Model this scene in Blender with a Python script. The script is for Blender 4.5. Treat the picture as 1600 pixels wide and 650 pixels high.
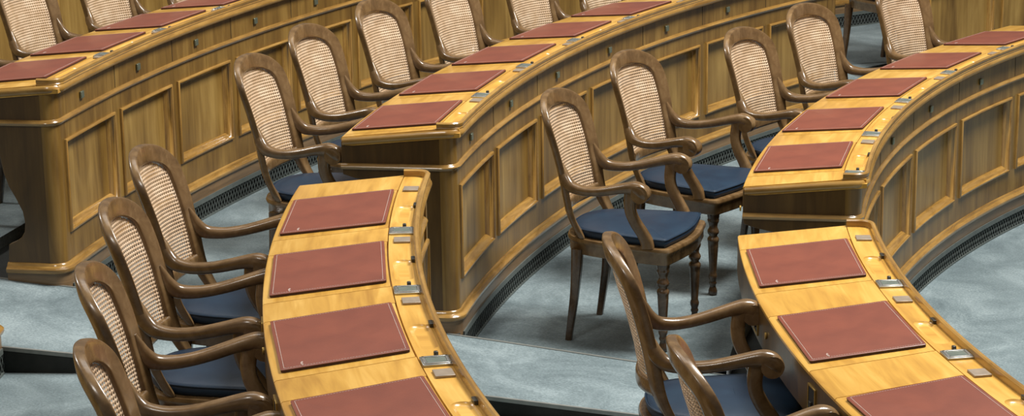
import bpy, bmesh, math, random
from math import sin, cos, pi, radians as rad
from mathutils import Vector, Matrix
random.seed(7)
SC = bpy.context.scene
COL = SC.collection
for o in list(bpy.data.objects):
    bpy.data.objects.remove(o)

# ------------------------------------------------------------------ camera
cam_d = bpy.data.cameras.new('camera'); cam = bpy.data.objects.new('camera', cam_d); COL.objects.link(cam)
yaw, pit, roll, F_PX = -0.81348, 0.24999, -0.01636, math.exp(8.16836)
fw = Vector((sin(yaw)*cos(pit), cos(yaw)*cos(pit), -sin(pit)))
r_ = fw.cross(Vector((0, 0, 1))).normalized(); u_ = r_.cross(fw)
rr = cos(roll)*r_ + sin(roll)*u_; uu = -sin(roll)*r_ + cos(roll)*u_
M = Matrix((rr, uu, -fw)).transposed().to_4x4(); M.translation = Vector((0, -10.50767, 2.54188))
cam.matrix_world = M
cam_d.sensor_width = 36; cam_d.sensor_fit = 'HORIZONTAL'; cam_d.lens = F_PX/1600*36
cam_d.clip_start = .05; cam_d.clip_end = 100
SC.camera = cam

# ------------------------------------------------------------------ light
SC.view_settings.view_transform = 'Standard'; SC.view_settings.look = 'None'
SC.view_settings.gamma = 1; SC.view_settings.use_curve_mapping = False
SC.view_settings.exposure = 0.0
w = bpy.data.worlds.new('world'); SC.world = w; w.use_nodes = True
w.node_tree.nodes['Background'].inputs[0].default_value = (1.0, .97, .93, 1)
w.node_tree.nodes['Background'].inputs[1].default_value = .15

def area(name, loc, target, size, power, color=(1, .97, .92)):
    d = bpy.data.lights.new(name, 'AREA'); d.shape = 'RECTANGLE'; d.size = size[0]; d.size_y = size[1]
    d.energy = power; d.color = color
    o = bpy.data.objects.new(name, d); COL.objects.link(o); o.location = loc
    o.rotation_euler = (Vector(target)-Vector(loc)).to_track_quat('-Z', 'Y').to_euler()
    o['kind'] = 'structure'
area('skylight', (-3.9, -2.0, 7.6), (-6.6, -4.6, 0), (2.6, 2.6), 1200)
area('ceiling_lamp', (-8.6, -4.0, 7.5), (-7.0, -4.6, 0), (4.0, 4.0), 130)
area('ceiling_lamp', (-13.0, -8.0, 6.0), (-6.8, -4.8, .5), (.8, .8), 260)
area('ceiling_lamp', (-4.0, -10.5, 6.8), (-5.8, -5.0, .5), (1.2, 1.2), 110)

# ------------------------------------------------------------------ layout constants (metres, polar about the hall centre)
RA, RB, RC = 9.578, 7.966, 6.405
ZB, ZC = -.1505, -.3374
RZ, ZZ = RA+1.6, .15
PIT = .10                                     # seating floors lie this far below the desk bases
TH1, TH2 = 217.15, 221.95                      # the aisle
TH3, TH4 = 182.9, 177.9                       # the far aisle

# ------------------------------------------------------------------ materials
def new_mat(name):
    m = bpy.data.materials.new(name); m.use_nodes = True
    nt = m.node_tree; b = nt.nodes['Principled BSDF']
    return m, nt, b
def N(nt, t, **k):
    n = nt.nodes.new(t)
    for a, v in k.items():
        if a in n.inputs: n.inputs[a].default_value = v
        else: setattr(n, a, v)
    return n
def ramp(nt, fac, stops):
    r = nt.nodes.new('ShaderNodeValToRGB'); e = r.color_ramp.elements
    while len(e) < len(stops): e.new(.5)
    for i, (p, c) in enumerate(stops):
        e[i].position = p; e[i].color = (*c, 1)
    nt.links.new(fac, r.inputs[0]); return r
def wood(name, dark, mid, light, scale=(30, 2.2), rough=.33, coat=.25, spec=.5, wear=.0, coordmap='UV'):
    """grain runs along the second UV axis"""
    m, nt, b = new_mat(name); L = nt.links.new
    tc = N(nt, 'ShaderNodeTexCoord'); mp = N(nt, 'ShaderNodeMapping')
    L(tc.outputs[coordmap], mp.inputs[0]); mp.inputs['Scale'].default_value = (scale[0], scale[1], scale[0] if coordmap == 'Object' else 1)
    n1 = N(nt, 'ShaderNodeTexNoise', Scale=1.0, Detail=7.0, Roughness=.62, Distortion=.8); L(mp.outputs[0], n1.inputs[0])
    mp2 = N(nt, 'ShaderNodeMapping'); L(tc.outputs[coordmap], mp2.inputs[0]); mp2.inputs['Scale'].default_value = (scale[0]*.16, scale[1]*.7, scale[0]*.16)
    n2 = N(nt, 'ShaderNodeTexNoise', Scale=1.0, Detail=3.0, Roughness=.5, Distortion=1.4); L(mp2.outputs[0], n2.inputs[0])
    mx = N(nt, 'ShaderNodeMix', data_type='FLOAT'); mx.inputs[0].default_value = .5
    L(n1.outputs[0], mx.inputs[2]); L(n2.outputs[0], mx.inputs[3])
    r = ramp(nt, mx.outputs[0], [(.33, dark), (.5, mid), (.66, light)])
    L(r.outputs[0], b.inputs['Base Color'])
    b.inputs['Roughness'].default_value = rough; b.inputs['Coat Weight'].default_value = coat; b.inputs['Coat Roughness'].default_value = .12
    b.inputs['Specular IOR Level'].default_value = spec
    bp = N(nt, 'ShaderNodeBump', Strength=.05, Distance=.002); L(n1.outputs[0], bp.inputs['Height']); L(bp.outputs[0], b.inputs['Normal'])
    return m
WOOD_FRONT = wood('walnut_front', (.105, .052, .010), (.20, .110, .024), (.31, .185, .046), (26, 2.0), .36, .12)
WOOD_PANEL = wood('walnut_panel', (.12, .062, .013), (.25, .145, .035), (.39, .245, .07), (20, 1.3), .36, .12)
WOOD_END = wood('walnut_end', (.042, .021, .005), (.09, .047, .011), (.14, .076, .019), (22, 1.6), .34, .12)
WOOD_MOULD_LIT = wood('walnut_moulding_lit', (.17, .086, .018), (.32, .175, .042), (.46, .27, .075), (6, 30), .22, .5)  # same walnut as the front, lightened: gleam from above put into the colour
WOOD_PLINTH = wood('walnut_plinth', (.12, .07, .03), (.2, .12, .055), (.29, .18, .085), (4, 30), .42)
WOOD_TOP = wood('cherry_top', (.40, .195, .030), (.60, .33, .060), (.76, .47, .12), (24, 2.2), .32, .15)
WOOD_RIM = wood('cherry_rim', (.20, .10, .020), (.34, .185, .042), (.48, .28, .072), (6, 30), .26, .35)
WOOD_CHAIR = wood('beech_chair', (.080, .044, .016), (.155, .089, .036), (.24, .150, .068), (20, 20), .27, .3, coordmap='Object')
WOOD_LEG = wood('beech_leg', (.045, .025, .012), (.085, .048, .022), (.13, .078, .038), (30, 30), .25, .5, coordmap='Object')

def simple(name, col, rough=.5, metal=0, coat=0, bump=None, col2=None, nscale=20, spec=.5):
    m, nt, b = new_mat(name); L = nt.links.new
    tc = N(nt, 'ShaderNodeTexCoord')
    n1 = N(nt, 'ShaderNodeTexNoise', Scale=nscale, Detail=5.0, Roughness=.6); L(tc.outputs['Object'], n1.inputs[0])
    c2 = col2 or tuple(c*.8 for c in col)
    r = ramp(nt, n1.outputs[0], [(.35, c2), (.65, col)]); L(r.outputs[0], b.inputs['Base Color'])
    b.inputs['Roughness'].default_value = rough; b.inputs['Metallic'].default_value = metal
    b.inputs['Coat Weight'].default_value = coat; b.inputs['Coat Roughness'].default_value = .15
    b.inputs['Specular IOR Level'].default_value = spec
    if bump:
        n2 = N(nt, 'ShaderNodeTexNoise', Scale=bump[0], Detail=4.0, Roughness=.6); L(tc.outputs['Object'], n2.inputs[0])
        bp = N(nt, 'ShaderNodeBump', Strength=bump[1], Distance=bump[2]); L(n2.outputs[0], bp.inputs['Height']); L(bp.outputs[0], b.inputs['Normal'])
    return m
LEATHER = simple('oxblood_leather', (.215, .060, .034), .38, bump=(260, .35, .0008), col2=(.17, .047, .028), nscale=7, coat=.05)
LEATHER_EDGE = simple('dark_leather_edge', (.05, .014, .012), .55)
THREAD = simple('pale_thread', (.62, .52, .46), .7)
NAVY = simple('navy_leather', (.014, .034, .062), .42, bump=(330, .5, .001), col2=(.010, .023, .045), nscale=9, coat=.0, spec=.35)
STEEL = simple('brushed_steel', (.50, .50, .47), .32, metal=.85, nscale=40)
SCREEN = simple('grey_green_glass', (.16, .19, .16), .12, nscale=30, coat=.5)
TAUPE = simple('taupe_plate', (.36, .29, .22), .42, metal=.35, nscale=30)
DARKMETAL = simple('dark_bronze', (.07, .065, .055), .35, metal=.6)
LOCK = simple('lock_metal', (.24, .27, .20), .25, metal=.6)
BRASS = simple('aged_brass', (.55, .36, .10), .35, metal=.8)
BLACK = simple('black_void', (.006, .006, .006), .8)
GRILLE = simple('grille_paint', (.13, .15, .14), .5, metal=.2)
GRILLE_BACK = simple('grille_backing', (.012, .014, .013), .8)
FELT_AND_SHADE = simple('dark_felt_riser_and_shade', (.028, .031, .028), .95, bump=(400, .5, .002), col2=(.018, .02, .018), nscale=12)  # felt of the risers; on the desk platforms it paints shadow
EDGE_STRIP = simple('step_edge_strip', (.30, .31, .29), .45, metal=.5)

def carpet_mat():
    m, nt, b = new_mat('blue_grey_carpet'); L = nt.links.new
    tc = N(nt, 'ShaderNodeTexCoord')
    n1 = N(nt, 'ShaderNodeTexNoise', Scale=2.6, Detail=7.0, Roughness=.68, Distortion=.9); L(tc.outputs['Object'], n1.inputs[0])
    n2 = N(nt, 'ShaderNodeTexNoise', Scale=110.0, Detail=3.0, Roughness=.7); L(tc.outputs['Object'], n2.inputs[0])
    mx = N(nt, 'ShaderNodeMix', data_type='FLOAT'); mx.inputs[0].default_value = .42
    L(n1.outputs[0], mx.inputs[2]); L(n2.outputs[0], mx.inputs[3])
    r = ramp(nt, mx.outputs[0], [(.37, (.09, .126, .138)), (.5, (.162, .213, .228)), (.63, (.275, .34, .358))])
    L(r.outputs[0], b.inputs['Base Color']); b.inputs['Roughness'].default_value = .95; b.inputs['Specular IOR Level'].default_value = .1
    b.inputs['Sheen Weight'].default_value = .25; b.inputs['Sheen Roughness'].default_value = .5
    bp = N(nt, 'ShaderNodeBump', Strength=.6, Distance=.004); L(n2.outputs[0], bp.inputs['Height']); L(bp.outputs[0], b.inputs['Normal'])
    return m
CARPET = carpet_mat()

def cane_mat():
    m, nt, b = new_mat('woven_cane'); L = nt.links.new
    uv = N(nt, 'ShaderNodeTexCoord'); sep = N(nt, 'ShaderNodeSeparateXYZ'); L(uv.outputs['UV'], sep.inputs[0])
    def mth(op, a, bb=None, c=None):
        n = N(nt, 'ShaderNodeMath', operation=op)
        for i, v in enumerate((a, bb, c)):
            if v is None: continue
            if isinstance(v, (int, float)): n.inputs[i].default_value = v
            else: L(v, n.inputs[i])
        return n.outputs[0]
    P = .0120
    u = mth('MULTIPLY', sep.outputs[0], 2*pi/P); v = mth('MULTIPLY', sep.outputs[1], 2*pi/P)
    cu = mth('COSINE', u); cv = mth('COSINE', v)
    hole = mth('ADD', cu, cv)                                     # 2 at a hole centre
    dg = mth('COSINE', mth('MULTIPLY', mth('ADD', u, v), .5)); dg2 = mth('COSINE', mth('MULTIPLY', mth('SUBTRACT', u, v), .5))
    diag = mth('MULTIPLY', mth('MULTIPLY', dg, dg), mth('MULTIPLY', dg2, dg2))
    mask = mth('GREATER_THAN', hole, 1.05)
    n1 = N(nt, 'ShaderNodeTexNoise', Scale=14.0, Detail=3.0); L(uv.outputs['UV'], n1.inputs[0])
    r = ramp(nt, n1.outputs[0], [(.3, (.52, .345, .20)), (.55, (.68, .49, .32)), (.75, (.78, .61, .43))])
    # strands: rows are a little brighter than the gaps between
    row = mth('MULTIPLY_ADD', diag, -.22, mth('MULTIPLY_ADD', cv, -.09, .93))
    mixc = N(nt, 'ShaderNodeVectorMath', operation='SCALE'); L(r.outputs[0], mixc.inputs[0]); L(row, mixc.inputs['Scale'])
    L(mixc.outputs[0], b.inputs['Base Color']); b.inputs['Roughness'].default_value = .5
    bp = N(nt, 'ShaderNodeBump', Strength=.7, Distance=.0015); bp.invert = True
    L(hole, bp.inputs['Height']); L(bp.outputs[0], b.inputs['Normal'])
    tr = N(nt, 'ShaderNodeBsdfTransparent'); ms = N(nt, 'ShaderNodeMixShader')
    L(mask, ms.inputs[0]); L(b.outputs[0], ms.inputs[1]); L(tr.outputs[0], ms.inputs[2])
    L(ms.outputs[0], nt.nodes['Material Output'].inputs['Surface'])
    return m
CANE = cane_mat()

# ------------------------------------------------------------------ mesh helpers
class MB:
    """collects geometry of one mesh object"""
    def __init__(s): s.v = []; s.f = []; s.uv = []
    def add(s, v, f, uv):                       # uv: one per vertex-in-face, list of lists
        o = len(s.v); s.v += [Vector(p) for p in v]; s.f += [[i+o for i in q] for q in f]; s.uv += uv
    def build(s, name, mat, parent=None, sharp=38, bevel=None, subsurf=0, weld=True):
        me = bpy.data.meshes.new(name)
        base = parent_world(parent) if parent else Vector((0, 0, 0))
        me.from_pydata([p-base for p in s.v], [], s.f)
        ul = me.uv_layers.new(name='UVMap'); k = 0
        for q in s.uv:
            for c in q: ul.data[k].uv = c; k += 1
        if weld:
            bm = bmesh.new(); bm.from_mesh(me); bmesh.ops.remove_doubles(bm, verts=bm.verts, dist=.00005)
            bmesh.ops.recalc_face_normals(bm, faces=bm.faces); bm.to_mesh(me); bm.free()
        smooth(me, sharp)
        me.materials.append(mat)
        o = bpy.data.objects.new(name, me); COL.objects.link(o)
        if parent: o.parent = parent
        if bevel:
            b = o.modifiers.new('bevel', 'BEVEL'); b.width = bevel; b.segments = 2; b.limit_method = 'ANGLE'; b.angle_limit = rad(40)
        if subsurf:
            b = o.modifiers.new('sub', 'SUBSURF'); b.levels = subsurf; b.render_levels = subsurf
        return o
def smooth(me, ang):
    bm = bmesh.new(); bm.from_mesh(me)
    for f in bm.faces: f.smooth = True
    for e in bm.edges:
        e.smooth = not (len(e.link_faces) == 2 and e.calc_face_angle(0) > rad(ang))
    bm.to_mesh(me); bm.free()
def parent_world(p):
    v = Vector((0, 0, 0))
    while p: v += p.location; p = p.parent
    return v
def P(r, th, z=0): return Vector((r*cos(rad(th)), r*sin(rad(th)), z))
RU = lambda: random.uniform(0, 30)

def grid(mb, rows, closed_v=False, cap=True, u0=None, swap=False):
    """rows: list of stations, each a list of points; quads between, optional end caps"""
    n = len(rows); m = len(rows[0]); v = [p for r in rows for p in r]
    us = [0]
    for i in range(1, n): us.append(us[-1]+(rows[i][0]-rows[i-1][0]).length)
    vs = [0]
    for j in range(1, m+1): vs.append(vs[-1]+(rows[0][j % m]-rows[0][j-1]).length)
    ou, ov = RU(), RU(); f = []; uv = []
    for i in range(n-1):
        for j in range(m if closed_v else m-1):
            a, b = i*m+j, i*m+(j+1) % m
            f.append([a, a+m, b+m, b] if True else 0)
            q = [(us[i], vs[j]), (us[i+1], vs[j]), (us[i+1], vs[j+1]), (us[i], vs[j+1])]
            uv.append([(y+ou, x+ov) if swap else (x+ou, y+ov) for x, y in q])
    if cap and closed_v:
        for i in (0, n-1):
            f.append([i*m+j for j in range(m)])
            c = rows[i][0]; uv.append([((p-c).to_2d().length+ou, p.z-c.z+ov) for p in rows[i]])
    mb.add(v, f, uv)

def sweep_arc(mb, prof, R, t0, t1, closed=True, dz=0, swap=False, step=.6):
    n = max(2, int(abs(t1-t0)/step)+1)
    rows = [[P(R+dr, t0+(t1-t0)*i/n, z+dz) for dr, z in prof] for i in range(n+1)]
    grid(mb, rows, closed_v=closed, swap=swap)

def block_path(R, ta, tb, da, db, rc=.05, ea=True, eb=True, step=.6):
    """plan outline of a desk front: down end a (angle ta), round the corner, along the arc, round, up end b.
       returns list of (point, outward normal, distance along end or 0)"""
    sg = 1 if ta > tb else -1
    pts = []
    def end(t, s, d, rev):
        a = []
        e_t = Vector((-sin(rad(t)), cos(rad(t)), 0))*s; e_r = P(1, t)
        c = P(R+rc, t)-e_t*rc
        for k in range(6): 
            rr_ = d+(rc-d)*k/5 if d > rc else rc
            a.append((P(R+rr_, t), e_t, rr_))
            if d <= rc: break
        for k in range(1, 8):
            ph = pi/2*k/8
            nrm = e_t*cos(ph)-e_r*sin(ph); a.append((c+nrm*rc, nrm, rc*(1-sin(ph))))
        return a[::-1] if rev else a
    if ea: pts += end(ta, sg, da, False)
    ma = math.degrees(rc/R)*sg if ea else 0; mb_ = math.degrees(rc/R)*sg if eb else 0
    a0, b0 = ta-ma, tb+mb_
    n = max(2, int(abs(a0-b0)/step))
    for i in range(n+1):
        t = a0+(b0-a0)*i/n; pts.append((P(R, t), -P(1, t), 0))
    if eb: pts += end(tb, -sg, db, True)
    return pts
def sweep_path(mb, path, prof, dz=0, slope=0, swap=False):
    """prof: closed list of (outward offset, z)"""
    rows = [[p+n*o+Vector((0, 0, z+dz-slope*max(0, d-.07))) for o, z in prof] for p, n, d in path]
    grid(mb, rows, closed_v=True, swap=swap)
def prism(mb, pts, normal, thick):
    """pts: polygon in 3D, extruded by thick along -normal"""
    m = len(pts); back = [p-normal*thick for p in pts]; ou, ov = RU(), RU()
    o = pts[0]; e1 = Vector((normal.y, -normal.x, 0)).normalized() if abs(normal.z) < .9 else Vector((1, 0, 0)); e2 = normal.cross(e1)
    uvf = lambda p: ((p-o).dot(e1)+ou, (p-o).dot(e2)+ov)
    v = pts+back; f = [list(range(m)), list(range(2*m-1, m-1, -1))]; uv = [[uvf(v[i]) for i in q] for q in f]
    for i in range(m):
        q = [i, i+m, (i+1) % m+m, (i+1) % m]; f.append(q); uv.append([(thick*(k in (1, 2))+ou, uvf(v[q[k]])[1]) for k in range(4)])
    mb.add(v, f, uv)
def box_at(mb, c, ex, ey, ez, sx, sy, sz):
    v = [c+ex*(sx/2*a)+ey*(sy/2*b)+ez*(sz/2*d) for a in (-1, 1) for b in (-1, 1) for d in (-1, 1)]
    f = [[0, 1, 3, 2], [4, 6, 7, 5], [0, 4, 5, 1], [2, 3, 7, 6], [0, 2, 6, 4], [1, 5, 7, 3]]
    o = RU()
    uv = [[((v[i]-c).dot(ex)+o, (v[i]-c).dot(ey)+(v[i]-c).dot(ez)+o) for i in q] for q in f]
    mb.add(v, f, uv)
def empty(name, loc, rz=0, label=None, cat=None, group=None):
    o = bpy.data.objects.new(name, None); COL.objects.link(o); o.location = loc; o.rotation_euler = (0, 0, rz); o.empty_display_size = .1
    if label: o['label'] = label; o['category'] = cat
    if group: o['group'] = group
    return o
def structure(o): o['kind'] = 'structure'; return o

# ------------------------------------------------------------------ floor, aisles, risers
def ramp_z(R):
    k = [(3.0, ZC-.19-.12*1.8), (RC-1.56, ZC-.19), (RC, ZC), (RB, ZB), (RA, 0), (RZ, ZZ), (RZ+3.2, ZZ+.32)]
    for (a, za), (b, zb) in zip(k, k[1:]):
        if R <= b: return za+(zb-za)*(R-a)/(b-a)
    return k[-1][1]
def aisle(ta, tb, name):
    Rs = [3.2+.2*i for i in range(55)]
    mb = MB(); n = 6; rows = []
    for R in Rs: rows.append([P(R, ta+(tb-ta)*i/n, ramp_z(R)) for i in range(n+1)])
    grid(mb, rows, cap=False)
    o = structure(mb.build(name, CARPET, weld=False)); 
    for t, sg in ((ta, 1), (tb, -1)):
        mb = MB(); rows = [[P(R, t, ramp_z(R)-.004), P(R, t, ramp_z(R)-.8)] for R in Rs]; grid(mb, rows, cap=False)
        structure(mb.build('trim_riser', FELT_AND_SHADE, weld=False))
        mb = MB()
        rows = [[P(R, t, ramp_z(R)-.012)+e, P(R, t, ramp_z(R)+.003)+e, P(R, t, ramp_z(R)+.003)-e*3, P(R, t, ramp_z(R)-.012)-e*3] for R in Rs for e in [Vector((-sin(rad(t)), cos(rad(t)), 0))*.003*(1 if t == max(ta, tb) else -1)]]
        grid(mb, rows, closed_v=True); structure(mb.build('trim_step_edge', EDGE_STRIP))
aisle(TH2, TH1, 'floor_aisle'); aisle(TH3, TH4, 'floor_aisle_far')
def pit(R0, R1, z, ta, tb, name):
    mb = MB(); n = int(abs(ta-tb)); m = 8
    rows = [[P(R0, ta+(tb-ta)*i/n, z-.3)]+[P(R0+(R1-R0)*j/m, ta+(tb-ta)*i/n, z) for j in range(m+1)]+[P(R1, ta+(tb-ta)*i/n, z-.5)] for i in range(n+1)]
    grid(mb, rows, cap=False); structure(mb.build(name, CARPET, weld=False))
def platform(R, z, ta, tb):  # desk base, widened as a dark strip that paints the deep shadow behind it
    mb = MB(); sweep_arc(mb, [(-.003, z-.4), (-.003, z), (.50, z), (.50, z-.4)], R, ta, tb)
    structure(mb.build('floor_platform_shade', FELT_AND_SHADE))
mb = MB(); grid(mb, [[P(2.6+2.2*j, 130+5*i, -1.05) for j in range(6)] for i in range(29)], cap=False); structure(mb.build('floor', FELT_AND_SHADE, weld=False))
ZD = ZC-.1875
for ta, tb, tag_ in ((TH1, TH3, ''), (258, TH2, '_near'), (TH4, 140, '_far')):
    pit(RZ, RA+.50, ZZ-PIT, ta, tb, 'floor_seating'+tag_)
    pit(RA, RB+.50, -PIT, ta, tb, 'floor_seating'+tag_)
    pit(RB, RC+.50, ZB-PIT, ta, tb, 'floor_seating'+tag_)
    pit(RC, 3.2, ZC-PIT, ta, tb, 'floor_seating'+tag_)
    pit(RZ+2.6, RZ+.50, ZZ+.06, ta, tb, 'floor_seating'+tag_)
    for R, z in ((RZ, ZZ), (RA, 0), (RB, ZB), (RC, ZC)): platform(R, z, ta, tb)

# ------------------------------------------------------------------ desks
SL = .10                                           # writing slope
def ztop(d): return .828-SL*max(0, d-.07)          # height of the writing surface d behind the desk front
END_SHAPE = [(.05, .0), (.235, .0), (.237, .104), (.231, .168), (.20, .182), (.175, .20), (.161, .222), (.156, .259), (.163, .308),
             (.188, .362), (.214, .411), (.232, .465), (.243, .533), (.275, .58), (.33, .61), (.40, .625), (.447, .64), (.4515, .67), (.4515, .772), (.05, .795)]
def boolean_cut(o, cutters):
    c = MBobj(cutters); m = o.modifiers.new('cut', 'BOOLEAN'); m.operation = 'DIFFERENCE'; m.solver = 'EXACT'; m.object = c
    dg = bpy.context.evaluated_depsgraph_get(); me = bpy.data.meshes.new_from_object(o.evaluated_get(dg)); o.modifiers.clear()
    old = o.data; o.data = me; bpy.data.meshes.remove(old); bpy.data.objects.remove(c); smooth(o.data, 30)
def MBobj(mb): return mb.build('cutter', BLACK)

def make_desk(name, label, R, z0, ta, tb, t0, pitch, n, seats, detail=True, endA=True, endB=True, ctr=None, grille=True, sg=-1, off=0.9):
    """ta: angle of the end nearest the aisle by the camera; panels run from t0 in steps of sg*pitch"""
    mid = (ta+tb)/2 if ctr is None else ctr
    base = P(R, mid, z0)
    root = empty(name, base, 0, label, 'desk', 'curved parliament desks')
    hi, lo = max(ta, tb), min(ta, tb)
    wp = .8915*pitch; gap = pitch-wp
    # --- front frame: rails, stiles
    mb = MB()
    path = block_path(R, ta, tb, .06, .06, .05)
    for zl, zh in ((.0, .208), (.588, .797)):
        sweep_path(mb, path, [(0, zl), (0, zh), (-.032, zh), (-.032, zl)], z0)
    edges = [t0+sg*pitch*k for k in range(n)]
    st = []                                                   # stiles between panels
    for k in range(n-1):
        a = edges[k]+sg*wp; b = edges[k+1]; st.append((a, b))
    for a, b in st: sweep_arc(mb, [(0, .2), (.032, .2), (.032, .6), (0, .6)], R, a, b, dz=z0, step=.4)
    # corner stiles
    s2 = 1 if ta > tb else -1
    pa = [q for q in block_path(R, ta, edges[0], .06, 0, .05, True, False)]
    sweep_path(mb, pa, [(.0008, .0), (.0008, .797), (-.032, .797), (-.032, .0)], z0)
    pb = block_path(R, tb, edges[-1]+sg*wp, .06, 0, .05, True, False)
    sweep_path(mb, pb, [(.0008, .0), (.0008, .797), (-.032, .797), (-.032, .0)], z0)
    fr = mb.build('front_frame', WOOD_FRONT, root)
    # --- panels with their mouldings
    for k in range(n):
        a, b = edges[k], edges[k]+sg*wp
        mb = MB(); sweep_arc(mb, [(.026, .2), (.026, .6), (.0315, .6), (.0315, .2)], R, a, b, dz=z0, step=.4)
        pn = mb.build('front_panel', WOOD_PANEL, root)
        if b > a: a, b = b, a
        prof = [(-.002, -.001), (-.002, .008), (.002, .012), (.008, .012), (.011, .007), (.012, .000), (.019, -.005), (.023, -.012), (.029, -.017), (.031, -.027)]
        rows = []
        m = 8; d0 = math.degrees(1/R)
        for d, h in prof:
            ring = []; z1, z2 = .208+d, .588-d; aa, bb = a-d*d0, b+d*d0
            for i in range(m+1): ring.append(P(R-h, aa+(bb-aa)*i/m, z0+z2))
            for i in range(m+1): ring.append(P(R-h, bb+(aa-bb)*i/m, z0+z1))
            rows.append(ring)
        mb = MB(); cols = [[r[j] for r in rows] for j in range(len(rows[0]))]+[[r[0] for r in rows]]
        grid(mb, cols, cap=False); mb.build('panel_moulding', WOOD_MOULD_LIT, pn, sharp=50)
        # drawer lock on the band above
        tl = edges[k]+sg*wp*.5+(off if sg < 0 else -off)*pitch/4.77*.55
        mb = MB(); er = P(1, tl); et = Vector((-er.y, er.x, 0)); ez = Vector((0, 0, 1))
        box_at(mb, P(R-.006, tl, z0+.733), er, et, ez, .010, .032, .030)
        lk = mb.build('lock_plate', LOCK, root, bevel=.003)
        # seam between drawer fronts
        ts = edges[k]+sg*(wp+gap/2)
        if lo < ts < hi:
            mb = MB(); er = P(1, ts); et = Vector((-er.y, er.x, 0)); box_at(mb, P(R+.0005, ts, z0+.745), er, et, ez, .003, .0035, .112)
            mb.build('drawer_seam', BLACK, root)
    # --- mouldings running right round
    dA, dB = .4515, .4515
    pth = block_path(R, ta, tb, dA, dB, .05)
    mb = MB(); sweep_path(mb, pth, [(-.005, .661), (.004, .662), (.006, .666), (.012, .668), (.015, .674), (.012, .680), (.006, .683), (.003, .686), (-.005, .686)], z0)
    mb.build('cornice_moulding', WOOD_MOULD_LIT, root)
    pth2 = block_path(R, ta, tb, .24, .24, .05)
    mb = MB(); sweep_path(mb, pth2, [(-.005, .053), (.014, .053), (.022, .056), (.026, .064), (.025, .072), (.017, .079), (.010, .082), (.007, .088), (.003, .093), (-.005, .095)], z0)
    mb.build('base_moulding', WOOD_MOULD_LIT, root)
    mb = MB(); sweep_path(mb, pth2, [(-.02, -.012), (.012, -.012), (.012, .054), (-.02, .054)], z0)
    mb.build('plinth', WOOD_PLINTH, root)
    # --- end panels with scrolled rear edge
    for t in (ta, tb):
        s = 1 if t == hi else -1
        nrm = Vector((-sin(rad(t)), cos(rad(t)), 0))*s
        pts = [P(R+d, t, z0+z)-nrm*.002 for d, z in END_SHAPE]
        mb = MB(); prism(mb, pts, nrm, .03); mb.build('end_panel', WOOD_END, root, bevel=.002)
    # --- drawer box behind the front and rear fascia
    th_a, th_b = hi-.15, lo+.15
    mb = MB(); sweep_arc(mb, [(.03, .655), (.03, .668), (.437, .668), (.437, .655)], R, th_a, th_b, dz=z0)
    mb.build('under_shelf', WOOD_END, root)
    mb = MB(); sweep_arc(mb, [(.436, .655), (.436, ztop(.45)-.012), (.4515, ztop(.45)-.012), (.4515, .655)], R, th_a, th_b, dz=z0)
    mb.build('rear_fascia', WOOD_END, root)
    # --- top: core, nosing, fixed boards
    tA, tB = hi+.02, lo-.02
    mb = MB()
    sweep_arc(mb, [(-.022, .797), (-.022, .814), (.07, .814), (.434, ztop(.434)-.014), (.434, ztop(.434)-.034), (.40, .757)], R, tA, tB, dz=z0, swap=True)
    lids = []
    k5 = RB/R
    for c in seats: lids.append((c-1.72*k5, c+1.90*k5))
    lids.sort()
    cuts = [tB]+[x for l in lids for x in l]+[tA]
    g = math.degrees(.0016/R)
    tp = lambda d, e=0: (d, ztop(d)+e)
    for a, b in zip(cuts[::2], cuts[1::2]):
        if b-a > .05:
            sweep_arc(mb, [tp(.0715, -.013), tp(.0715), tp(.446), tp(.451, -.004), tp(.451, -.013)], R, a+g, b-g, dz=z0, swap=True)
    top = mb.build('tabletop', WOOD_TOP, root)
    # nosing along the front and both ends
    ph = block_path(R-.020, ta, tb, .465, .465, .055)
    ph = [(p, nn, d) for p, nn, d in ph]
    mb = MB(); sweep_path(mb, ph, [(-.012, .795), (.006, .796), (.012, .802), (.014, .810), (.012, .818), (.006, .8255), (-.012, .8265)], z0, slope=SL*.95)
    mb.build('top_nosing', WOOD_RIM, root)
    # raised rim round the front strip
    ph = block_path(R-.022, ta+(-.05 if s2 > 0 else .05), tb+(.05 if s2 > 0 else -.05), .092, .092, .05)
    mb = MB(); sweep_path(mb, ph, [(-.012, .822), (.004, .822), (.006, .830), (.0035, .8335), (.006, .838), (.006, .848), (.001, .853), (-.006, .853), (-.011, .849), (-.0125, .838)], z0)
    mb.build('gallery_rim', WOOD_RIM, root)
    # front strip with pen trays
    mb = MB(); sweep_arc(mb, [(-.018, .812), (-.018, .828), (.0685, .828), (.0685, .812)], R, tA-.12, tB+.12, dz=z0, swap=True)
    strip = mb.build('device_strip', WOOD_TOP, root)
    cut = MB()
    for c in seats:
        a, b = c-.15*k5, c+1.5*k5; rc = .03
        pts = []
        L = rad(b-a)*R; W = .060; cx = R+.028
        loc = []
        for qx, qy, a0 in ((W/2-rc, L/2-rc, 0), (-W/2+rc, L/2-rc, 90), (-W/2+rc, -L/2+rc, 180), (W/2-rc, -L/2+rc, 270)):
            for i in range(6): loc.append((qx+rc*cos(rad(a0+18*i)), qy+rc*sin(rad(a0+18*i))))
        def ring(s, z): return [P(cx+x*(1-s/W*2), (a+b)/2+math.degrees(y*(1-s/L*2)/R), z0+z) for x, y in loc]
        rows = [ring(.014, .8195), ring(.008, .8205), ring(.002, .825), ring(0, .8285), ring(0, .84)]
        grid(cut, [[r[j] for j in range(len(loc))] for r in rows], closed_v=True)
    if seats: boolean_cut_world(strip, cut, root)
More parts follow.
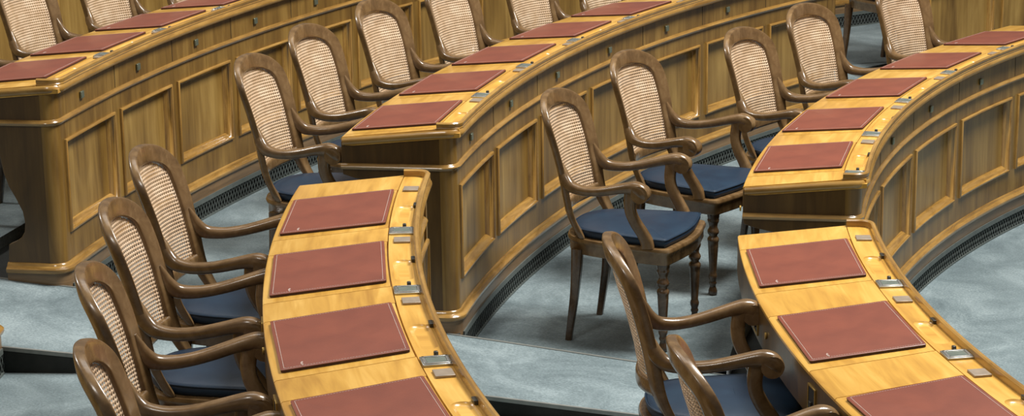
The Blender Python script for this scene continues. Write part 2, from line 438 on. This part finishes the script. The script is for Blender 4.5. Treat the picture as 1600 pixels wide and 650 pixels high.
    # lids, devices
    for i, c in enumerate(sorted(seats)):
        a, b = c-1.72*k5, c+1.90*k5
        mb = MB(); sweep_arc(mb, [tp(.0735, -.013), tp(.0735), tp(.446), tp(.451, -.004), tp(.451, -.013)], R, a+g, b-g, dz=z0, swap=True, step=.5)
        mb.build('desk_lid', WOOD_TOP, root)
        ez = Vector((0, 0, 1))
        def frame(t): er = P(1, t); return er, Vector((-er.y, er.x, 0))
        er, et = frame(c-1.72*k5); mb = MB(); box_at(mb, P(R+.026, c-1.72*k5, z0+.8315), er, et, ez, .052, .058, .007); mb.build('square_plate', TAUPE, root, bevel=.0015)
        er, et = frame(c); mb = MB(); box_at(mb, P(R-.012, c, z0+.834), er, et, ez, .026, .036, .012); mb.build('edge_clip', DARKMETAL, root, bevel=.002)
        th = c+2.33*k5
        if th < hi-.6:
            er, et = frame(th); mb = MB(); box_at(mb, P(R+.028, th, z0+.8315), er, et, ez, .080, .074, .007); dv = mb.build('voting_device', STEEL, root, bevel=.002)
            mb = MB()
            for sx, sy, cx_, cy_ in ((.07, .008, 0, .028), (.07, .008, 0, -.028), (.008, .062, .032, 0), (.008, .062, -.032, 0)):
                box_at(mb, P(R+.028, th, z0+.8355)+er*cx_+et*cy_, er, et, ez, sx, sy, .004)
            mb.build('device_bezel', STEEL, dv, bevel=.001)
            mb = MB(); box_at(mb, P(R+.028, th, z0+.8355), er, et, ez, .052, .044, .0012); mb.build('display', SCREEN, dv)
            mb = MB(); box_at(mb, P(R+.02, th-.36*k5, z0+.836), er, et, ez, .012, .014, .014); mb.build('device_knob', DARKMETAL, dv, bevel=.003)
        # latch recess with brass frame in the rear fascia
        th = c+1.95*k5+.25
        if th < hi-.6:
            er, et = frame(th); cc = P(R+.4535, th, z0+.714)
            mb = MB()
            for sy, sz, cy, cz in ((.006, .084, .034, 0), (.006, .084, -.034, 0), (.068, .006, 0, .04), (.068, .006, 0, -.04)):
                box_at(mb, cc+et*cy+ez*cz, er, et, ez, .006, sy, sz)
            bx = mb.build('latch_frame', BRASS, root, bevel=.001)
            mb = MB(); box_at(mb, cc-er*.001, er, et, ez, .003, .062, .076); mb.build('latch_recess', BLACK, bx)
            mb = MB(); box_at(mb, cc+er*.002-ez*.012, er, et, ez, .012, .02, .018); mb.build('latch_bolt', DARKMETAL, bx, bevel=.002)
            tq = th+1.3*k5; er, et = frame(tq); mb = MB(); cyl(mb, P(R+.452, tq, z0+.722), er, .011, .006); mb.build('fascia_button', BRASS, root, bevel=.001)
    # --- ventilation grille below the plinth
    if grille:
        mb = MB(); sweep_arc(mb, [(-.014, -.022), (-.014, 0), (.0, 0), (.0, -.022)], R-.004, tA-.3, tB+.3, dz=z0)
        sweep_arc(mb, [(-.014, -PIT), (-.014, -PIT+.008), (.0, -PIT+.008), (.0, -PIT)], R-.004, tA-.3, tB+.3, dz=z0)
        h0, h1 = -PIT+.006, -.020; H = h1-h0; pw = .029; Lr = rad(hi-lo)*R-.06; cnt = int(Lr/pw)
        for i in range(cnt+1):
            for d in (1, -1):
                pA = (i*pw, h0); pB = (i*pw+1.5*d*pw, h1); ww = .0042; q = []
                for (x, z), s_ in ((pA, -1), (pA, 1), (pB, 1), (pB, -1)):
                    q.append(P(R-.014, hi-.25-math.degrees((x+s_*ww/2)/R), z0+z))
                er = P(1, hi-.25-math.degrees(i*pw/R))
                mb.add(q+[p+er*.006 for p in q], [[0, 1, 2, 3], [0, 4, 5, 1], [1, 5, 6, 2]], [[(0, 0)]*4]*3)
        gr = mb.build('ventilation_grille', GRILLE, root, weld=False)
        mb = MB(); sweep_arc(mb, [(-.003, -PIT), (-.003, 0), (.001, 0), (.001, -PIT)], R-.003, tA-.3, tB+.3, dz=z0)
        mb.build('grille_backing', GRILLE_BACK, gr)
    return root
def cyl(mb, c, ax, r, h, n=14):
    e1 = ax.orthogonal().normalized(); e2 = ax.cross(e1)
    rows = [[c+ax*(h*s)+e1*(r*cos(2*pi*i/n))+e2*(r*sin(2*pi*i/n)) for i in range(n)] for s in (0, 1)]
    grid(mb, rows, closed_v=True)
def boolean_cut_world(o, cutmb, parent):
    c = cutmb.build('cutter', BLACK, parent); bpy.context.view_layer.update()
    m = o.modifiers.new('cut', 'BOOLEAN'); m.operation = 'DIFFERENCE'; m.solver = 'EXACT'; m.object = c
    dg = bpy.context.evaluated_depsgraph_get(); me = bpy.data.meshes.new_from_object(o.evaluated_get(dg), preserve_all_data_layers=True, depsgraph=dg); o.modifiers.clear()
    o.data = me; bpy.data.objects.remove(c); smooth(me, 30)
    while len(me.materials) > 1: me.materials.pop(index=len(me.materials)-1)

pA0, pA1 = 216.64, 3.652
pB0, pB1 = 216.49, 4.766
pC0, pC1 = 214.61, 6.338
A_PADS = [215.0-pA1*k for k in range(4)]
B_PADS = [214.85-pB1*k for k in range(5)]
C_PADS = [212.5-pC1*k for k in range(5)]
D_PADS = [225.75, 230.6, 235.45, 240.25]
E_PADS = [226.05, 232.65, 239.2]
seats = lambda c0, p, n: [c0-p*k for k in range(n)]
make_desk('curved_desk', 'long curved wooden desk at upper left with a scrolled end panel', RA, 0, 217.15, TH3, pA0, pA1, 9, seats(A_PADS[0], pA1, 9), ctr=212)
make_desk('curved_desk', 'long curved wooden desk across the centre, its dark end facing the left foreground desk', RB, ZB, 217.05, TH3, pB0, pB1, 7, seats(B_PADS[0], pB1, 7), ctr=212)
make_desk('curved_desk', 'curved wooden desk at upper right with strongly arched panelled front', RC, ZC, 216.2, TH3, pC0, pC1, 5, seats(C_PADS[0], pC1, 5), ctr=210)
make_desk('curved_desk', 'left foreground curved desk top with leather blotters seen from above', RB, ZB, 256, 222.5, 255.2, pB1, 7, D_PADS+[245.0, 249.8], ctr=232)
make_desk('curved_desk', 'right foreground curved desk whose rim runs off the lower right corner', RC, ZC, 256, 222.3, 254.8, pC1, 5, E_PADS+[245.6, 251.9], ctr=232)
make_desk('curved_desk', 'corner of a wooden desk just showing at the left edge beside the carpeted step', RA, 0, 240, 221.75, 239.3, pA1, 4, [], ctr=222.5)
make_desk('curved_desk', 'plain panelled desk front behind the chairs in the top left corner', RZ, ZZ, 217.15, TH3, 216.6, 3.14, 10, [], ctr=210, grille=False)
make_desk('curved_desk', 'panelled desk front behind the right chair at the top right corner', RB, ZB, TH4-.5, 144, 176.75, pB1, 7, [], ctr=174)
make_desk('curved_desk', 'far desk base with lattice grille seen between chairs at top right', RA, 0, TH4-.5, 144, 176.9, pA1, 8, [], ctr=170)

# ------------------------------------------------------------------ leather blotters
def rrect(w, h, r, n=4):
    o = []
    for qx, qy, a0 in ((w/2-r, h/2-r, 0), (-w/2+r, h/2-r, 90), (-w/2+r, -h/2+r, 180), (w/2-r, -h/2+r, 270)):
        for i in range(n+1): o.append((qx+r*cos(rad(a0+90*i/n)), qy+r*sin(rad(a0+90*i/n))))
    return o
def blotter_meshes():
    W, H = .35, .452
    def slab(name, rings, mat):
        mb = MB(); rows = [[Vector((x, y, z)) for x, y in rrect(W-2*i, H-2*i, max(.002, .008-i))] for i, z in rings]
        grid(mb, rows, closed_v=True); return mb
    a = slab('leather_pad', [(.0015, .0062), (0, .0068), (0, .0076), (.002, .0088), (.010, .0086), (.014, .0092)], LEATHER)
    e = slab('pad_base', [(.0008, 0), (.0008, .0066)], LEATHER_EDGE)
    s = MB()
    for ins in (.0105,):
        for (x0, y0, x1, y1) in ((-W/2+ins, -H/2+ins, W/2-ins, -H/2+ins), (W/2-ins, -H/2+ins, W/2-ins, H/2-ins), (W/2-ins, H/2-ins, -W/2+ins, H/2-ins), (-W/2+ins, H/2-ins, -W/2+ins, -H/2+ins)):
            L = math.hypot(x1-x0, y1-y0); n = int(L/.0075); ex = Vector(((x1-x0)/L, (y1-y0)/L, 0)); ey = Vector((-ex.y, ex.x, 0))
            for k in range(n): box_at(s, Vector((x0, y0, .0088))+ex*(L*(k+.5)/n), ex, ey, Vector((0, 0, 1)), .0050, .0012, .0010)
    g = MB()
    for r_, w_ in ((.016, .0012), (.011, .0009)):
        rows = []
        for i in range(9):
            t = rad(30+120*i/8); c = Vector((.118, .198, .0093)); 
            rows.append([c+Vector((cos(t)*.0, 0, 0))+Vector((sin(t)*(r_+q)*.6-.01, cos(t)*(r_+q), h)) for q, h in ((-w_, 0), (w_, 0), (w_, .0006), (-w_, .0006))])
        grid(g, rows, closed_v=True)
    return a, e, s, g
def make_blotter():
    a, e, s, g = blotter_meshes()
    root = empty('desk_blotter', (0, 0, 0))
    e.build('pad_base', LEATHER_EDGE, root); p = a.build('leather_pad', LEATHER, root); s.build('stitching', THREAD, p, weld=False); g.build('embossed_mark', THREAD, p, weld=False)
    return root
def copy_tree(o, parent=None):
    c = o.copy(); COL.objects.link(c); c.parent = parent
    for ch in [x for x in KIDS.get(o.name, [])]: copy_tree(ch, c)
    return c
KIDS = {}
def index_kids(o):
    KIDS[o.name] = list(o.children)
    for ch in o.children: index_kids(ch)
proto_b = make_blotter(); bpy.context.view_layer.update(); index_kids(proto_b)
def place_blotter(o, R, z0, th, label, group, twist=0):
    er = P(1, th); et = Vector((-er.y, er.x, 0))
    X = (er-Vector((0, 0, SL))).normalized(); Y = et; Zv = X.cross(Y).normalized()
    m = Matrix((X, Y, Zv)).transposed().to_4x4() @ Matrix.Rotation(rad(twist), 4, 'Z'); d = .253
    m.translation = P(R+d, th, z0+ztop(d)+.0006); o.matrix_world = m
    o['label'] = label; o['category'] = 'desk blotter'; o['group'] = group
ordn = ['nearest', 'second', 'third', 'fourth', 'fifth']
first = True
for R, z0, pads, where, end, group in (
        (RA, 0, A_PADS, 'upper left curved desk', 'its scrolled left end', 'blotters on the upper left desk'),
        (RB, ZB, B_PADS, 'central curved desk', 'its near left end', 'blotters on the central desk'),
        (RC, ZC, C_PADS, 'upper right arched desk', 'its near left end', 'blotters on the upper right desk'),
        (RB, ZB, D_PADS, 'left foreground desk', 'the end beside the central desk', 'blotters on the left foreground desk'),
        (RC, ZC, E_PADS, 'right foreground desk', 'the end beside the upper right desk', 'blotters on the right foreground desk')):
    for k, t in enumerate(pads):
        o = proto_b if first else copy_tree(proto_b); first = False
        lab = 'leather blotter on the %s, %s %s' % (where, ('nearest to' if k == 0 else ordn[k]+' from'), end)
        place_blotter(o, R, z0, t, lab, group, random.uniform(-.6, .6))

# ------------------------------------------------------------------ chairs
def catmull(pts, sub=4, closed=False):
    n = len(pts); out = []
    rng = n if closed else n-1
    for i in range(rng):
        p = [pts[(i+k) % n] if closed else pts[min(max(i+k, 0), n-1)] for k in (-1, 0, 1, 2)]
        for j in range(sub):
            t = j/sub
            out.append(tuple(.5*((2*b)+(-a+c)*t+(2*a-5*b+4*c-d)*t*t+(-a+3*b-3*c+d)*t**3) for a, b, c, d in zip(*p)))
    if not closed: out.append(tuple(pts[-1]))
    return out
def rsec(n=12, e=.62):
    o = []
    for i in range(n):
        a = 2*pi*(i+.5)/n; c, s = cos(a), sin(a)
        o.append((math.copysign(abs(c)**e, c), math.copysign(abs(s)**e, s)))
    return o
def rod(mb, pts, sub=5, lateral=Vector((0, 1, 0)), e=.62, n=12):
    """pts: (x,y,z,width,height); width along lateral, height across"""
    q = catmull(pts, sub); rows = []
    for i, p in enumerate(q):
        a = Vector(q[max(i-1, 0)][:3]); b = Vector(q[min(i+1, len(q)-1)][:3]); t = (b-a).normalized()
        lat = (lateral-t*lateral.dot(t)).normalized(); up = t.cross(lat)
        c = Vector(p[:3]); rows.append([c+lat*(x*p[3]/2)+up*(y*p[4]/2) for x, y in rsec(n, e)])
    grid(mb, rows, closed_v=True)
SIDE = [(.40, -.130), (.43, -.140), (.48, -.162), (.54, -.182), (.60, -.195), (.65, -.203), (.71, -.218), (.77, -.234), (.83, -.253), (.88, -.270), (.92, -.281), (.95, -.288), (.975, -.292), (1.0, -.295)]
def side_x(z):
    for (a, xa), (b, xb) in zip(SIDE, SIDE[1:]):
        if z <= b: return xa+(xb-xa)*(z-a)/(b-a)
    return SIDE[-1][1]
def back_x(y, z):
    k = max(0, 1-(y/.215)**2); amp = .064*min(1, max(0, (z-.42)/.09))*(1-.15*min(1, max(0, (z-.84)/.12)))
    return side_x(z)-amp*k
def build_chair():
    root = empty('armchair', (0, 0, 0))
    # back frame, one bent ring from seat to crown
    st = [(.425, .200, .040), (.46, .200, .036), (.50, .200, .036), (.54, .200, .038), (.58, .201, .040), (.62, .203, .043), (.66, .205, .045), (.70, .207, .046), (.74, .210, .047), (.78, .213, .048), (.83, .216, .051)]
    outer = [(y, z) for z, y, w_ in st]; inner = [(y-w_, z) for z, y, w_ in st]
    for k in range(1, 12):
        ph = pi/2*k/12; e = .88
        outer.append((.217*cos(ph)**e, .855+.137*sin(ph)**e)); inner.append((.165*cos(ph)**.9, .853+.076*sin(ph)**.9))
    outer.append((0, .992)); inner.append((0, .929))
    full_o = outer+[(-y, z) for y, z in outer[-2::-1]]; full_i = inner+[(-y, z) for y, z in inner[-2::-1]]
    rows = []
    for i, ((yo, zo), (yi, zi)) in enumerate(zip(full_o, full_i)):
        zc = min(zo, zi); T = .032
        row = []
        for s, n_ in ((0, -.36), (0, .36), (.05, .47), (.13, .5), (.88, .47), (.96, .43), (1, .30), (1, -.36), (.93, -.5), (.07, -.5)):
            y = yo+(yi-yo)*s; z = zo+(zi-zo)*s
            row.append(Vector((back_x(y, z)+n_*T, y, z)))
        rows.append(row)
    mb = MB(); grid(mb, rows, closed_v=True); mb.build('back_frame', WOOD_CHAIR, root, sharp=60, subsurf=1)
    # bottom rail of the back
    pts = []
    for i in range(9):
        y = -.168+.336*i/8; pts.append((back_x(y, .553)+.002, y, .553-.010*(1-(y/.168)**2), .048, .026))
    mb = MB(); rod(mb, pts, 2, Vector((0, 0, 1)), .5); mb.build('back_rail', WOOD_CHAIR, root, sharp=60)
    # cane panel: curved sheet following the opening
    mb = MB(); rows = []; nz, ny = 34, 14
    for i in range(nz+1):
        z = .562+(.933-.562)*i/nz
        if z < .842: hw = .168
        else:
            q = min(1, (z-.842)/.091); hw = .168*(1-q**2.2)**.5 if q < 1 else .001
        hw = max(hw, .02)
        rows.append([Vector((back_x(hw*(2*j/ny-1), z)+.002, hw*(2*j/ny-1), z)) for j in range(ny+1)])
    v = [p for r in rows for p in r]; m = ny+1; f = []; uv = []
    def uvp(p): return (p.y, p.z)
    for i in range(nz):
        for j in range(ny):
            q = [i*m+j, i*m+j+1, (i+1)*m+j+1, (i+1)*m+j]; f.append(q); uv.append([uvp(v[k]) for k in q])
    mb.add(v, f, uv); c = mb.build('cane_panel', CANE, root, sharp=180)
    # seat frame
    half = [(-.245, 0), (-.238, .075), (-.213, .135), (-.165, .180), (-.09, .208), (.0, .224), (.10, .238), (.18, .247), (.222, .246), (.240, .228), (.248, .19), (.262, .11), (.270, .05)]
    outl = half+[(.271, 0)]+[(x, -y) for x, y in half[:0:-1]]
    outl = catmull(outl, 3, True)
    cx = .02
    def off(d, z): 
        n = len(outl); o = []
        for i in range(n):
            a, b = outl[i-1], outl[(i+1) % n]; t = Vector((b[0]-a[0], b[1]-a[1], 0)).normalized(); nn = Vector((t.y, -t.x, 0))
            p = Vector((outl[i][0], outl[i][1], z))
            if nn.dot(p-Vector((cx, 0, z))) < 0: nn = -nn
            o.append(p+nn*d)
        return o
    mb = MB(); grid(mb, [off(-.014, .366), off(-.006, .364), off(-.003, .37), off(-.004, .402), off(.003, .410), off(.006, .420), off(.002, .430), off(-.012, .433), off(-.02, .432)], closed_v=True)
    mb.build('seat_frame', WOOD_CHAIR, root, sharp=50)
    rows = [off(-.026, .430), off(-.019, .440), off(-.016, .452), off(-.018, .461), off(-.024, .467), off(-.034, .470)]
    base = off(-.034, .470); C = Vector((.02, 0, 0))
    for s, z in ((.85, .4745), (.65, .479), (.4, .482), (.15, .483)):
        rows.append([Vector((C.x+(p.x-C.x)*s, p.y*s, z)) for p in base])
    mb = MB(); grid(mb, rows, closed_v=True); cu = mb.build('seat_cushion', NAVY, root, sharp=60)
    r2 = off(-.0165, .464); rows = []
    for i, p in enumerate(r2):
        q = r2[(i+1) % len(r2)]; t = (q-p).normalized(); nn = Vector((t.y, -t.x, 0))
        rows.append([p+nn*(.0028*cos(a))+Vector((0, 0, .0028*sin(a))) for a in [2*pi*k/6 for k in range(6)]])
    rows.append(rows[0]); mb = MB(); grid(mb, rows, closed_v=True, cap=False); mb.build('cushion_piping', NAVY, cu)
    # legs
    for s in (1, -1):
        prof = [(.0, .012), (.006, .017), (.02, .017), (.032, .013), (.04, .0105), (.048, .013), (.054, .015), (.06, .0125), (.066, .0125), (.075, .0155), (.085, .017), (.095, .0145), (.10, .013),
                (.16, .0165), (.22, .0195), (.235, .0198), (.24, .0215), (.248, .0225), (.256, .0205), (.262, .0155), (.268, .0155), (.275, .0205), (.283, .0225), (.291, .021), (.297, .0175),
                (.305, .0155), (.318, .0175), (.328, .0215), (.336, .0225), (.342, .021), (.346, .0225), (.366, .0245)]
        mb = MB(); n = 16
        rows = [[Vector((.205+1.14*r_*cos(2*pi*i/n), s*.208+1.14*r_*sin(2*pi*i/n), z)) for i in range(n)] for z, r_ in prof]
        grid(mb, rows, closed_v=True); mb.build('front_leg', WOOD_LEG, root, sharp=50)
        mb = MB(); rod(mb, [(-.205, s*.186, .0, .026, .026), (-.190, s*.187, .10, .030, .030), (-.176, s*.188, .20, .034, .035), (-.168, s*.186, .30, .040, .041), (-.166, s*.180, .385, .046, .046)], 4, e=.45)
        mb.build('rear_leg', WOOD_LEG, root, sharp=50)
        a = [(-.232, .186, .735, .014, .018), (-.222, .190, .705, .026, .036), (-.208, .196, .672, .036, .048), (-.182, .205, .648, .042, .046), (-.150, .214, .640, .045, .041), (-.11, .224, .638, .047, .038), (-.06, .235, .643, .048, .037), (-.01, .245, .653, .049, .038),
             (.045, .255, .667, .050, .040), (.085, .261, .675, .052, .046), (.112, .265, .676, .053, .053), (.134, .267, .667, .053, .057), (.147, .268, .652, .051, .050), (.146, .268, .638, .044, .034), (.137, .268, .630, .034, .016)]
        mb = MB(); rod(mb, [(x, s*y, z, w_, h) for x, y, z, w_, h in a], 4, e=.7); cyl(mb, Vector((.133, s*.266-.0245, .655)), Vector((0, 1, 0)), .035, .049, 18); ar = mb.build('armrest', WOOD_CHAIR, root, sharp=60)
        b = [(.092, .258, .668, .036, .056), (.087, .257, .640, .034, .050), (.083, .254, .605, .033, .047), (.088, .250, .568, .033, .046), (.106, .245, .528, .033, .047), (.130, .240, .490, .034, .048), (.148, .237, .455, .036, .052), (.152, .236, .430, .037, .056)]
        mb = MB(); rod(mb, [(x, s*y, z, w_, h) for x, y, z, w_, h in b], 4, e=.55); mb.build('arm_support', WOOD_CHAIR, root, sharp=60)
    return root
proto_c = build_chair(); bpy.context.view_layer.update(); index_kids(proto_c)
GB, GC, GD, GE, GA = 'cane chairs behind the central desk', 'cane chairs behind the upper right desk', 'cane chairs behind the left foreground desk', 'cane chairs behind the right foreground desk', 'cane chairs behind the upper left desk'
def place(x, y, h, z): return (x, y, h, z)
def rp(R, t): p = P(R, t); return p.x, p.y
CH = [
 (-6.103, -4.075, 24.4, ZB-PIT, 'cane-backed armchair with navy seat, all four legs showing, nearest before the central desk', GC),
 (-6.464, -3.300, 14.9, ZB-PIT, 'cane-backed armchair directly behind the fully visible chair, arms reaching the upper right desk end', GC),
 (-6.474, -2.540, 11.7, ZB-PIT, 'cane-backed armchair behind the second blotter of the upper right desk', GC),
 (-6.690, -1.833, 6.8, ZB-PIT, 'cane-backed armchair in front of the right end of the central desk panels', GC),
 (-6.809, -.978, .9, ZB-PIT, 'cane-backed armchair farthest right, before the plain panels at top right', GC),
 (-7.024, -4.895, 29.9, -PIT, 'cane-backed armchair at the near end of the central desk, by the left foreground desk', GB),
 (-7.414, -4.313, 25.3, -PIT, 'cane-backed armchair second from the near end of the central desk', GB),
 (-7.722, -3.684, 20.5, -PIT, 'cane-backed armchair third from the near end of the central desk', GB),
 (-7.969, -3.044, 14.5, -PIT, 'cane-backed armchair fourth from near end of the central desk, top cut off', GB),
 (-8.217, -2.301, 10.5, -PIT, 'cane-backed armchair fifth from the near end of the central desk, only lower back showing', GB),
 (-8.327, -1.681, 6.0, -PIT, 'sliver of cane chair back above the fifth central blotter at the top edge', GB),
 (-8.40, .66, -4.0, -PIT, 'seat rail and dark rear leg of a chair in the far gap at top right', 'cane chairs beyond the far aisle'),
 (-8.960, -4.820, 23.3, ZZ-PIT, 'cane-backed armchair at the top left corner, behind the first two blotters', GA),
 (-9.249, -4.212, 18.2, ZZ-PIT, 'cane-backed armchair second from the top left corner, cut by the top edge', GA),
 (-9.455, -3.58, 14.0, ZZ-PIT, 'cane chair back barely showing above the third blotter of the upper left desk', GA),
 (*rp(10.17, 212.1), 27.0, ZZ-PIT, 'chair at the left edge of which only one armrest shows above the first blotter', GA),
 (-5.950, -6.131, 40.3, -PIT, 'cane-backed armchair at the far end of the left foreground desk, beside the first blotter', GD),
 (-5.417, -6.603, 45.0, -PIT, 'cane-backed armchair second from the far end of the left foreground desk', GD),
 (-4.875, -7.039, 51.3, -PIT, 'cane-backed armchair third from the far end of the left foreground desk, large curved arms', GD),
 (-4.289, -7.423, 55.0, -PIT, 'cane-backed armchair lowest at the left, cut off by the bottom edge', GD),
 (-4.421, -5.453, 46.6, ZB-PIT, 'cane-backed armchair seen edge-on beside the first blotter of the right foreground desk', GE),
 (-3.580, -6.077, 51.9, ZB-PIT, 'cane-backed armchair at bottom edge beside the right foreground desk, mostly cut off', GE),
]
for i, (x, y, h, z, lab, g) in enumerate(CH):
    o = proto_c if i == 0 else copy_tree(proto_c)
    o.location = (x, y, z); o.rotation_euler = (0, 0, rad(h)); o['label'] = lab; o['category'] = 'chair'; o['group'] = g
